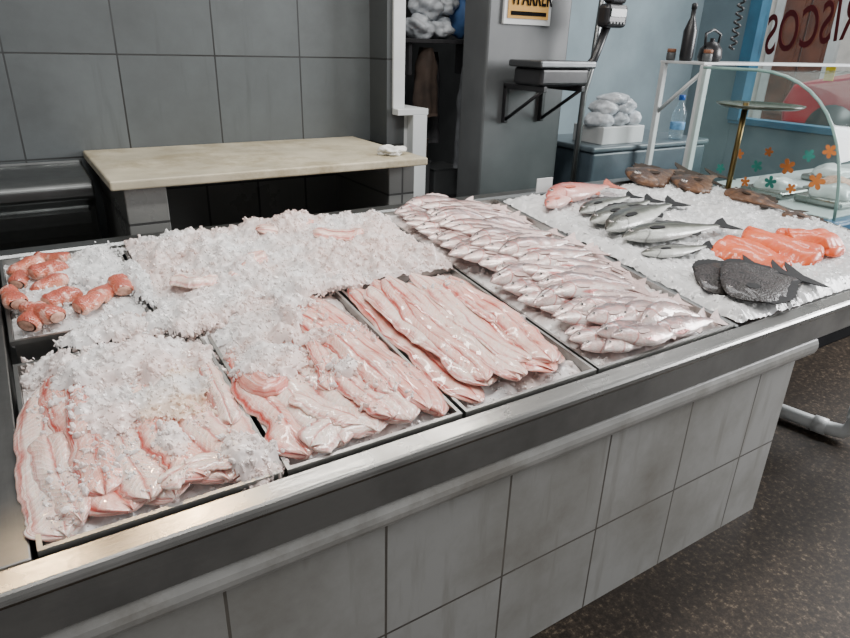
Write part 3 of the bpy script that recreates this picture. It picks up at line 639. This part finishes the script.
for k,(P,w,th,h,mt,ro) in enumerate([
 ([(0.335,0.862),(0.33,0.96),(0.32,1.08),(0.325,1.25)],0.10,0.009,0.008,FM2,0.1),
 ([(0.395,0.862),(0.39,0.96),(0.37,1.08),(0.36,1.25)],0.11,0.010,0.012,FM1,-0.1),
 ([(0.60,0.862),(0.60,1.0),(0.585,1.2),(0.55,1.40)],0.10,0.012,0.012,FM2,0.1),
 ([(0.465,0.862),(0.455,0.98),(0.44,1.12),(0.42,1.25)],0.11,0.010,0.014,FM1,0.1),
 ([(0.535,0.862),(0.53,1.0),(0.515,1.2),(0.48,1.38)],0.11,0.011,0.019,FM1,-0.12),
 ([(0.585,0.87),(0.575,1.05),(0.545,1.22),(0.50,1.38)],0.085,0.011,0.025,FM3,0.15),
 ([(0.34,0.872),(0.40,0.905),(0.47,0.872)],0.075,0.008,0.019,FM1,0.1),
 ([(0.375,1.02),(0.415,0.95),(0.45,0.885)],0.085,0.008,0.022,FM1,-0.12),
 ([(0.50,0.875),(0.49,0.96),(0.475,1.06)],0.075,0.009,0.024,FM2,0.12),
 ([(0.305,1.13),(0.335,1.06),(0.39,1.08)],0.055,0.010,0.023,FMR,0.2),
 ([(0.44,1.00),(0.465,1.08),(0.475,1.2)],0.05,0.009,0.027,FM2,0.2),
 ([(0.54,0.93),(0.53,1.12),(0.47,1.36)],0.085,0.011,0.028,FM2,-0.15)]):
    strip('fish_fillet',P,w,th,h,mt,LB,seed=k*1.7+30,group=G2,taper=0.15,roll=ro,ruf=0.8,flatp=2.4)
G3='long rosy fillets in the third tray'; LC='long rosy fish fillet with reddish edge'
NF=9
for k in range(NF):
    f=k/(NF-1)
    xt=0.690+0.275*f; xb=0.700+0.265*f
    yt=1.41-0.05*(k%3==1)-0.05*(f**2); ybm=0.864+0.045*((k*7)%3)/2
    bow=-0.008+0.024*math.sin(k*2.1)
    strip('fish_fillet',[(xb,ybm),(xb+bow-0.004,ybm+0.15),((xt+xb)/2+bow*0.5-0.006,1.15),(xt-0.006,yt)],0.094+0.022*math.sin(k*1.3),0.0085,0.010+0.007*(k%2)+0.015*math.sin(f*math.pi),(FM3,FM1,FM3,FM2)[k%4],LC,seed=60+k*1.9,group=G3,taper=0.10,roll=0.20 if k%2 else 0.07,ends=(0.12,0.12),n=60,ruf=0.8,wave=0.0025,flatp=3.4,groove=0.003,under=0.006)
for k,(P,w) in enumerate([([(0.905,0.88),(0.93,1.0),(0.94,1.12),(0.925,1.28)],0.085),([(0.82,0.87),(0.805,1.0),(0.795,1.15),(0.80,1.33)],0.085),([(0.735,0.89),(0.73,1.0),(0.735,1.2),(0.76,1.38)],0.08)]):
    strip('fish_fillet',P,w,0.009,0.032,(FM3,FM1,FM2)[k],LC,seed=90+k*2.9,group=G3,taper=0.1,roll=0.12 if k%2 else -0.1,n=56,ends=(0.12,0.15),ruf=0.9,wave=0.0025,flatp=3,groove=0.003,under=0.006)
for k,(P,w,h,mt) in enumerate([([(0.27,1.53),(0.32,1.50),(0.38,1.51)],0.06,0.044,FM1),([(0.70,1.68),(0.78,1.64),(0.86,1.66)],0.08,0.048,FM2),([(0.56,1.76),(0.66,1.74),(0.74,1.77)],0.07,0.048,FM2),([(0.40,1.49),(0.47,1.56),(0.52,1.60)],0.07,0.044,FM2),([(0.80,1.50),(0.87,1.53),(0.93,1.51)],0.07,0.038,FM2)]):
    strip('fish_fillet',P,w,0.012,h,mt,'pink fish piece poking out of crushed ice',seed=120+k*3,group='fish pieces in the rear ice',taper=0.1)
for k,(P,w,h,ro) in enumerate([([(1.95,1.21),(1.97,1.09),(2.0,0.98)],0.18,0.030,0.1),([(2.26,1.19),(2.29,1.09),(2.32,0.98)],0.17,0.032,-0.05),([(2.08,1.21),(2.13,1.09),(2.16,0.97)],0.19,0.044,0.12),([(2.20,1.12),(2.27,1.06),(2.36,1.05)],0.13,0.056,0.1)]):
    strip('salmon_fillet',P,w,0.028,h-0.005,SAL,'bright orange cut salmon fillet on crushed ice',seed=150+k*2,group='salmon fillets on ice',taper=0.05,ends=(0.06,0.10),ruf=0.45,roll=ro,wave=0.0,flatp=3.2,groove=0.004)
BVH=BVHTree.FromPolygons([Vector(v) for v in FV],FF)
def top1(x,y):
    h=BVH.ray_cast(Vector((x,y,2)),Vector((0,0,-1)))
    return (h[0].z-hT(y)) if h[0] is not None else 0.0
def top(x,y,r=0.012):
    return (top1(x,y)*2+top1(x+r,y)+top1(x-r,y)+top1(x,y+r)+top1(x,y-r))/6

def clump(cx,cy,rx,ry,ht,n,label,mat,seed,base=None,size=0.0042,spread=1.35):
    def bs(x,y): return base if base is not None else top(x,y)
    def dd(x,y): return math.hypot((x-cx)/rx,(y-cy)/ry)+0.5*fnz(x,y,11,seed,4)
    def hf(x,y):
        if x<-0.060: return None
        d=dd(x,y)
        if d>1: return None
        return bs(x,y)-0.004+(ht+0.006)*math.sin(min(1,(1-d)*1.6)*math.pi/2)**0.8*(0.85+0.4*nz(x,y,14,seed))
    def hs(x,y):
        d=dd(x,y)
        if d<=1: return hf(x,y)
        if d<spread and random.random()<0.6*((spread-d)/(spread-1))**1.5: return bs(x,y)+0.001
        return None
    ice(cx-rx*1.5,cx+rx*1.5,cy-ry*1.5,cy+ry*1.5,hf,n,size,label,mat,0.0042,0.008,hscat=hs)
def chips(x0,x1,y0,y1,n,size,label,mat,seed,th):
    def hs(x,y):
        v=fnz(x,y,9,seed,4)+0.6*nz(x,y,30,seed)
        if v<th: return None
        return top1(x,y)
    ice(x0,x1,y0,y1,None,n,size,label,mat,hscat=hs,surface=False)
clump(0.13,1.25,0.17,0.10,0.016,2400,'heap of crushed ice on pale fillets',ICEP,1.5)
clump(0.01,1.31,0.09,0.05,0.014,500,'thin crushed ice patch by tray rim',ICEP,2.5)
clump(0.16,1.10,0.07,0.09,0.009,1100,'stained crushed ice scattered over pale fillets',ICEO,3.5)
clump(0.06,1.12,0.05,0.08,0.007,700,'thin crushed ice scattered over pale fillets',ICEP,13.5,None,0.004,1.6)
clump(0.245,0.89,0.045,0.05,0.010,450,'loose ice chunks in tray corner',ICEP,4.5,None,0.0048)
clump(0.14,0.97,0.03,0.05,0.005,300,'thin melting ice patch on pale fillets',ICEP,15.5,None,0.004,1.6)
chips(-0.055,0.27,0.87,1.34,2600,0.0038,'ice chips scattered over pale fillets',ICEP,21,0.12)
clump(0.40,1.30,0.13,0.14,0.026,3000,'large heap of crushed ice on pink fillets',ICEP,5.5)
clump(0.38,1.14,0.08,0.09,0.010,1200,'crushed ice scattered over pink fillets',ICEP,6.5)
clump(0.495,1.04,0.035,0.04,0.010,300,'small clump of clear ice chunks',ICEP,7.5,None,0.0048)
chips(0.30,0.64,0.87,1.41,1800,0.0038,'ice chips scattered over pink fillets',ICEP,31,0.28)
chips(0.66,1.00,0.87,1.41,700,0.0036,'few ice chips on rosy fillets',ICE,41,0.45)
clump(0.56,1.41,0.13,0.05,0.022,1000,'crushed ice bridging two trays',ICEP,8.5,0.024)
clump(0.30,1.40,0.12,0.06,0.028,1300,'crushed ice spilling over tray rim',ICEP,9.5,0.016)
clump(0.13,1.39,0.11,0.04,0.020,700,'crushed ice on the tray divider',ICEP,10.5,0.010)
clump(0.21,1.62,0.03,0.12,0.020,600,'crushed ice spilled over the rear tray rims',ICE,17.5,0.014)
clump(0.13,1.72,0.09,0.13,0.020,1200,'crushed ice among orange fish pieces',ICE,12.5,0.012)
clump(0.02,1.60,0.07,0.07,0.012,500,'crushed ice between orange fish pieces',ICE,14.5,0.014)

# ---------------- fish ----------------
def prof(tab,t):
    for (a,va),(b_,vb) in zip(tab,tab[1:]):
        if t<=b_:
            f=(t-a)/(b_-a); f=f*f*(3-2*f)*0.5+f*0.5; return va+(vb-va)*f
    return tab[-1][1]
HP=[(0,.05),(.05,.34),(.14,.68),(.24,.90),(.36,1),(.5,.96),(.65,.80),(.8,.50),(.92,.26),(1,.24)]
def fishmesh(L,H,T,bend,body,fin,seed=0,hp=HP,dors=0.35,tailw=0.9,eyes=1.0,sag=0.0,lump=0.0,fringe=False):
    n=30;k=18;V=[];UV=[];Fc=[]
    Lb=L*0.86
    def cy(t): return bend*L*math.sin(t*math.pi*0.9)-bend*L*0.3*t
    def cz(t): return -sag*L*t*t
    for i in range(n+1):
        t=i/n; hh=H/2*prof(hp,t); tt=T/2*prof(hp,t)*(1-0.72*t**1.5)
        for j in range(k):
            a=2*math.pi*j/k; w_=1+lump*nz(t*9,math.cos(a)*2,1,seed)
            V.append((t*Lb,cy(t)+hh*math.cos(a)*(1+lump*0.4*nz(t*12,a,1,seed)),tt*math.sin(a)*w_+T*0.42+cz(t))); UV.append((t,0.5+0.5*math.cos(a)))
    for i in range(n):
        for j in range(k): a=i*k+j;b_=i*k+(j+1)%k;Fc.append((a,a+k,b_+k,b_))
    Fc.append(tuple(range(k)));Fc.append(tuple(n*k+j for j in range(k))[::-1])
    bo=mkobj('fish_body',V,Fc,body,True,UV)
    ye=cy(1); hb=H*0.12; tw=H*tailw*0.5; z0=T*0.42
    outline=[(Lb-0.01,ye-hb),(Lb+L*0.06,ye-tw*0.75),(L,ye-tw),(L*0.985,ye-tw*0.7),(L*0.945,ye),(L*0.985,ye+tw*0.7),(L,ye+tw),(Lb+L*0.06,ye+tw*0.75),(Lb-0.01,ye+hb)]
    def flat(name,ol,z,th=0.0012,mat=fin):
        m_=len(ol); V=[(x,y,z+cz(x/Lb)+th) for x,y in ol]+[(x,y,z+cz(x/Lb)-th) for x,y in ol]
        F_=[tuple(range(m_)),tuple(m_+i for i in range(m_))[::-1]]+[(i,i+m_,(i+1)%m_+m_,(i+1)%m_) for i in range(m_)]
        return mkobj(name,V,F_,mat)
    ch=[flat('tail_fin',outline,z0)]
    a0,a1,m_=(0.08,0.95,26) if fringe else (0.30,0.72,9)
    for sgn,nm in ((1,'dorsal_fin'),(-1,'anal_fin')):
        if sgn<0 and not fringe:
            vl=[(0.62*Lb,cy(.62)-H/2*prof(hp,.62)*0.9),(0.66*Lb,cy(.66)-H*0.52),(0.72*Lb,cy(.7)-H*0.42),(0.76*Lb,cy(.76)-H/2*prof(hp,.76)*0.9)]
            ch.append(flat(nm,vl,z0)); continue
        dl=[]
        for i in range(m_+1):
            t=a0+(a1-a0)*i/m_; dl.append((t*Lb,cy(t)+sgn*H/2*prof(hp,t)*0.9))
        zig=0.54 if fringe else 0.45
        up=[(x+L*0.015,y+sgn*H*dors*(zig if i%2 else 0.62)*math.sin(math.pi*(0.12+0.88*(1-i/m_)))) for i,(x,y) in enumerate(dl)]
        ch.append(flat(nm,dl+up[::-1],z0))
    px=0.25*Lb; py=cy(.25)-H*0.08
    ch.append(flat('pectoral_fin',[(px,py+H*.05),(px+L*.05,py+H*.10),(px+L*.12,py+H*0.02),(px+L*.11,py-H*.08),(px+L*.04,py-H*.08),(px,py-H*.03)],T*0.42+T/2*0.86,0.0012))
    ex=0.105*Lb; ey=cy(.105)+H*0.10; er=H*0.085*eyes; ez=T*0.42+T/2*prof(hp,.105)*0.80
    V=[];Fc=[];mi=[];R_=[(1.0,-.15),(0.95,.18),(0.62,.42),(0.58,.44),(0.3,.52),(0.05,.54)]
    for r,z in R_:
        for j in range(12): a=2*math.pi*j/12; V.append((ex+er*r*math.cos(a),ey+er*r*math.sin(a),ez+er*z))
    for i in range(len(R_)-1):
        for j in range(12): a=i*12+j;b_=i*12+(j+1)%12;Fc.append((a,b_,b_+12,a+12)); mi.append(1 if i>=2 else 0)
    Fc.append(tuple((len(R_)-1)*12+j for j in range(12))); mi.append(1)
    ch.append(mkobj('eye',V,Fc,None,True,mats=[EYEW,EYEB],mi=mi))
    for c_ in ch: c_.parent=bo
    return bo
def place(root,x,y,h,head,roll,label,cat,group,first,name,pitch=0.0,s=1.0):
    if first: o=root
    else:
        o=root.copy(); col.objects.link(o)
        for c_ in root.children:
            k=c_.copy(); col.objects.link(k); k.parent=o
    o.name=name
    m_=Matrix.Translation((x,y,hT(y)+h))@Matrix.Rotation(TA,4,'X')@Matrix.Rotation(head,4,'Z')@Matrix.Rotation(pitch,4,'Y')@Matrix.Rotation(roll,4,'X')@Matrix.Scale(s,4)
    o.matrix_world=m_; o.matrix_basis=m_
    tag(o,label,cat,group); return o
tmpl=[fishmesh(0.33,0.075,0.038,b_,SILV,FIN,i,sag=sg,tailw=0.85,lump=0.18,eyes=0.9) for i,(b_,sg) in enumerate(((0.05,0.03),(-0.05,0.05),(0.02,0.0),(0.09,0.06),(-0.09,0.04),(0.0,0.05)))]
used=[False]*6
rng=random.Random(5)
GF='small silvery fish packed in the long tray'
for colm,(xc,hh,cnt) in enumerate([(1.030,0.008,30),(1.105,0.028,29),(1.195,0.018,31)]):
    for i in range(cnt):
        t=i/(cnt-1); y=1.815-0.925*t+rng.uniform(-0.010,0.010)+(0.012 if colm==1 else 0)
        x=xc+rng.uniform(-0.022,0.026)+0.016*math.sin(i*0.9)
        k=rng.randrange(6)
        hd=-0.14+rng.uniform(-0.24,0.22)-(0.12*t if colm==2 else 0)+(0.05 if colm==0 else 0)
        if y<1.0: hd=max(hd,-0.04)
        if y>1.75: hd=min(hd,0.05)
        h=hh+0.014*math.sin(t*math.pi)**0.6+rng.uniform(-0.003,0.010)
        place(tmpl[k],x,y,h,hd,0.30+rng.uniform(-.3,.3),'small silvery pink fish stacked among others on ice','fish',GF,not used[k],'whole_fish',pitch=0.05+rng.uniform(-0.04,0.06),s=rng.uniform(0.86,1.02)*(0.93 if colm==2 else 1)); used[k]=True
bt_=[fishmesh(0.46,0.092,0.05,b_,BASS,FIND,5+i,dors=0.4) for i,b_ in enumerate((0.02,-0.02))]
ub=[False,False]
def bassp(k,x0,y0,x1,y1,h,label):
    a=math.atan2(y1-y0,x1-x0); L=math.hypot(x1-x0,y1-y0)
    place(bt_[k],x0,y0,h,a,0.1,label,'fish','dark-backed sea bass on ice',not ub[k],'sea_bass',s=L/0.46); ub[k]=True
bassp(0,1.60,1.325,2.12,1.28,0.03,'large dark-backed silver fish lying on crushed ice')
bassp(1,1.60,1.24,1.92,1.20,0.02,'smaller dark-backed fish tucked below a larger one')
bassp(0,1.66,1.575,2.05,1.66,0.025,'dark-backed silver fish lying on crushed ice')
bassp(1,1.62,1.485,2.09,1.595,0.025,'dark-backed silver fish lying on crushed ice')
bassp(0,1.60,1.395,2.14,1.53,0.028,'dark-backed silver fish lying on crushed ice')
r1=fishmesh(0.42,0.12,0.07,0.02,REDF,FINR,9)
place(r1,1.64,1.73,0.02,0.10,0.1,'whole pinkish red fish lying beside silvery fish','fish','red fish at the rear of the ice',True,'red_fish')
place(r1,1.57,1.65,0.03,0.35,0.1,'smaller pinkish red fish next to silvery fish','fish','red fish at the rear of the ice',False,'red_fish',s=0.6)
b1=fishmesh(0.40,0.17,0.05,0.03,BRWN,FINB,11,hp=[(0,.25),(.04,.6),(.12,.9),(.22,1),(.34,.95),(.5,.75),(.65,.5),(.8,.3),(.92,.2),(1,.22)],lump=0.4,dors=0.6)
GB='mottled brown fish at the rear of the ice'
place(b1,2.20,1.80,0.022,0.12,0.1,'mottled dark brown rockfish on crushed ice','fish',GB,True,'brown_fish',s=1.1)
place(b1,2.34,1.66,0.022,0.25,0.1,'mottled reddish brown fish on crushed ice','fish',GB,False,'brown_fish')
place(b1,2.56,1.60,0.015,-1.5,0.1,'flat greyish brown fish near counter edge','fish',GB,False,'brown_fish',s=0.8)
place(b1,2.54,1.33,0.015,-1.4,0.1,'small greyish brown fish near counter edge','fish',GB,False,'brown_fish',s=0.6)
fh=[(0,.12),(.06,.42),(.15,.72),(.3,.98),(.45,1),(.6,.85),(.75,.55),(.88,.25),(1,.2)]
ff=fishmesh(0.38,0.17,0.024,0.06,FLAT,FIND,13,hp=fh,dors=0.30,tailw=0.9,eyes=0.4,lump=0.6,fringe=True)
place(ff,1.59,0.925,0.034,-0.02,0.12,'near-black flatfish lying flat on ice','fish','dark flatfish on ice',True,'flatfish')
place(ff,1.57,0.985,0.026,0.12,0.12,'near-black flatfish beneath another','fish','dark flatfish on ice',False,'flatfish',s=0.92)
place(ff,1.66,0.99,0.044,-0.12,0.15,'near-black flatfish overlapping another one','fish','dark flatfish on ice',False,'flatfish',s=0.7)
def piece(L,r,seed):
    n=18;k=14;V=[];UV=[];Fc=[]
    for i in range(n+1):
        t=i/n; rr=r*(0.95-0.22*t**1.5+0.08*math.sin(t*5+seed))*math.sin(min(1,(1.02-t)*5)*math.pi/2)**0.5*(min(1,0.7+t*3.0)); 
        for j in range(k):
            a=2*math.pi*j/k; w_=1+0.28*nz(math.cos(a)*1.2,t*3+seed,1.2,seed)
            V.append((t*L,rr*math.cos(a)*w_+0.16*L*t*t*(1 if seed%2 else -1),rr*0.7*math.sin(a)*w_+r*0.75)); UV.append((0.4+t*0.5,0.5+0.5*math.sin(a)))
    for i in range(n):
        for j in range(k): a=i*k+j;b_=i*k+(j+1)%k;Fc.append((a,a+k,b_+k,b_))
    Fc.append(tuple(n*k+j for j in range(k))[::-1])
    o=mkobj('fish_piece_body',V,Fc,ORNG,True,UV)
    V=[(0.001,r*0.64*math.cos(2*math.pi*j/k),r*0.48*math.sin(2*math.pi*j/k)+r*0.75) for j in range(k)]+[(-0.006,0,r*0.75)]
    c_=mkobj('cut_face',V,[(j,k,(j+1)%k) for j in range(k)],FLESH,True); c_.parent=o
    return o
pc=[piece(0.105,0.029,1),piece(0.095,0.026,2),piece(0.085,0.028,4),piece(0.098,0.027,7)]; up_=[False]*4
for i,(x,y,a,s) in enumerate([(0.02,1.80,3.7,.9),(0.08,1.785,2.8,.9),(-0.01,1.71,0.4,.95),(-0.045,1.69,1.2,.8),(0.06,1.67,3.6,.85),(-0.045,1.555,1.9,1.0),(0.005,1.565,0.6,.95),(-0.04,1.465,1.0,.95),(0.02,1.465,2.1,.9),(0.105,1.545,1.0,1.0),(0.165,1.55,1.7,.95),(0.06,1.50,0.5,.9)]):
    k=i%4; place(pc[k],x,y,0.002+0.005*(i%3),a,0.2,'orange-red headless fish piece bedded in crushed ice','fish','orange-red fish pieces in steel tray',not up_[k],'fish_piece',s=s); up_[k]=True
thing('price_card','small blank white card standing at the tray edge','card',[tbox('card',1.70,1.78,1.845,1.849,0.02,0.075,WHITEP,0.001)])
PV=plain('white_pvc',(0.66,0.68,0.68),0.35,0,0.1,10)
pp=tube('drain_pipe',[(2.44,1.30,0.256),(2.495,1.02,0.256),(2.515,0.93,0.256),(2.528,0.885,0.262),(2.536,0.865,0.283),(2.54,0.86,0.32),(2.54,0.86,0.838)],0.028,PV,16)
el=tube('elbow_collar',[(2.54,0.86,0.325),(2.54,0.86,0.375)],0.034,PV,16); el2=tube('elbow_collar',[(2.512,0.94,0.256),(2.502,0.985,0.256)],0.034,PV,16)
thing('waste_pipe','white plastic drain pipe below the counter end','pipe',[pp,el,el2])
thing('void_shade_sheet','near-black sheet standing in for shade under the counter','panel',[boxes('back',[(1.86,2.7,1.88,1.9,FLOOR,0.83)],DARK,0)])  # added sheet; its black colour is the shade of the open void

# ---------------- camera ----------------
F=Vector((0.50143,0.76920,-0.39610)); Rr=Vector((0.84382,-0.53592,0.02748)); Dn=Vector((-0.19114,-0.34802,-0.91779))
cam=bpy.data.cameras.new('camera'); co_=bpy.data.objects.new('camera',cam); col.objects.link(co_)
co_.matrix_world=Matrix((( Rr.x,-Dn.x,-F.x,0),(Rr.y,-Dn.y,-F.y,0),(Rr.z,-Dn.z,-F.z,1.6),(0,0,0,1)))
cam.sensor_width=36; cam.lens=639/850*36; cam.clip_start=0.02
scene.camera=co_
# ---------------- lights ----------------
def area(name,loc,target,sx,sy,p,c):
    l=bpy.data.lights.new(name,'AREA'); l.shape='RECTANGLE'; l.size=sx; l.size_y=sy; l.energy=p; l.color=c
    o=bpy.data.objects.new(name,l); col.objects.link(o); o.location=loc
    o.rotation_euler=(Vector(target)-Vector(loc)).to_track_quat('-Z','Y').to_euler(); return o
def spot(name,loc,target,p,c,ang,r=0.04):
    l=bpy.data.lights.new(name,'SPOT'); l.energy=p; l.color=c; l.shadow_soft_size=r; l.spot_size=math.radians(ang); l.spot_blend=0.6
    o=bpy.data.objects.new(name,l); col.objects.link(o); o.location=loc
    o.rotation_euler=(Vector(target)-Vector(loc)).to_track_quat('-Z','Y').to_euler()
area('ceiling_light',(0.9,1.15,2.9),(0.9,1.25,1),2.4,0.20,56,(1,0.975,0.94))
area('added_highlight_strip',(1.4,2.3,2.7),(1.2,1.0,0.9),1.4,0.10,18,(1,0.94,0.86))  # added strip with no known fixture, gives the fish wet highlights
area('doorway_daylight',(5.4,-0.2,2.4),(1.2,1.3,1),1.8,1.6,280,(0.98,0.985,1))
area('street_daylight',(7.0,2.6,6.5),(10,5,0.5),3,3,600,(1,1,1))
spot('warm_lamp',(0.46,2.38,3.0),(0.13,0.79,0.93),70,(1,0.68,0.36),7,0.05)
spot('warm_lamp_second',(-0.25,2.38,3.0),(-0.05,0.79,0.93),45,(1,0.68,0.36),5,0.05)
w=bpy.data.worlds.new('world'); scene.world=w; w.use_nodes=True; bg=w.node_tree.nodes['Background']; bg.inputs[0].default_value=(0.88,0.875,0.87,1); bg.inputs[1].default_value=0.37
for o in list(scene.objects):
    if o.parent is None: o.location.z-=FLOOR
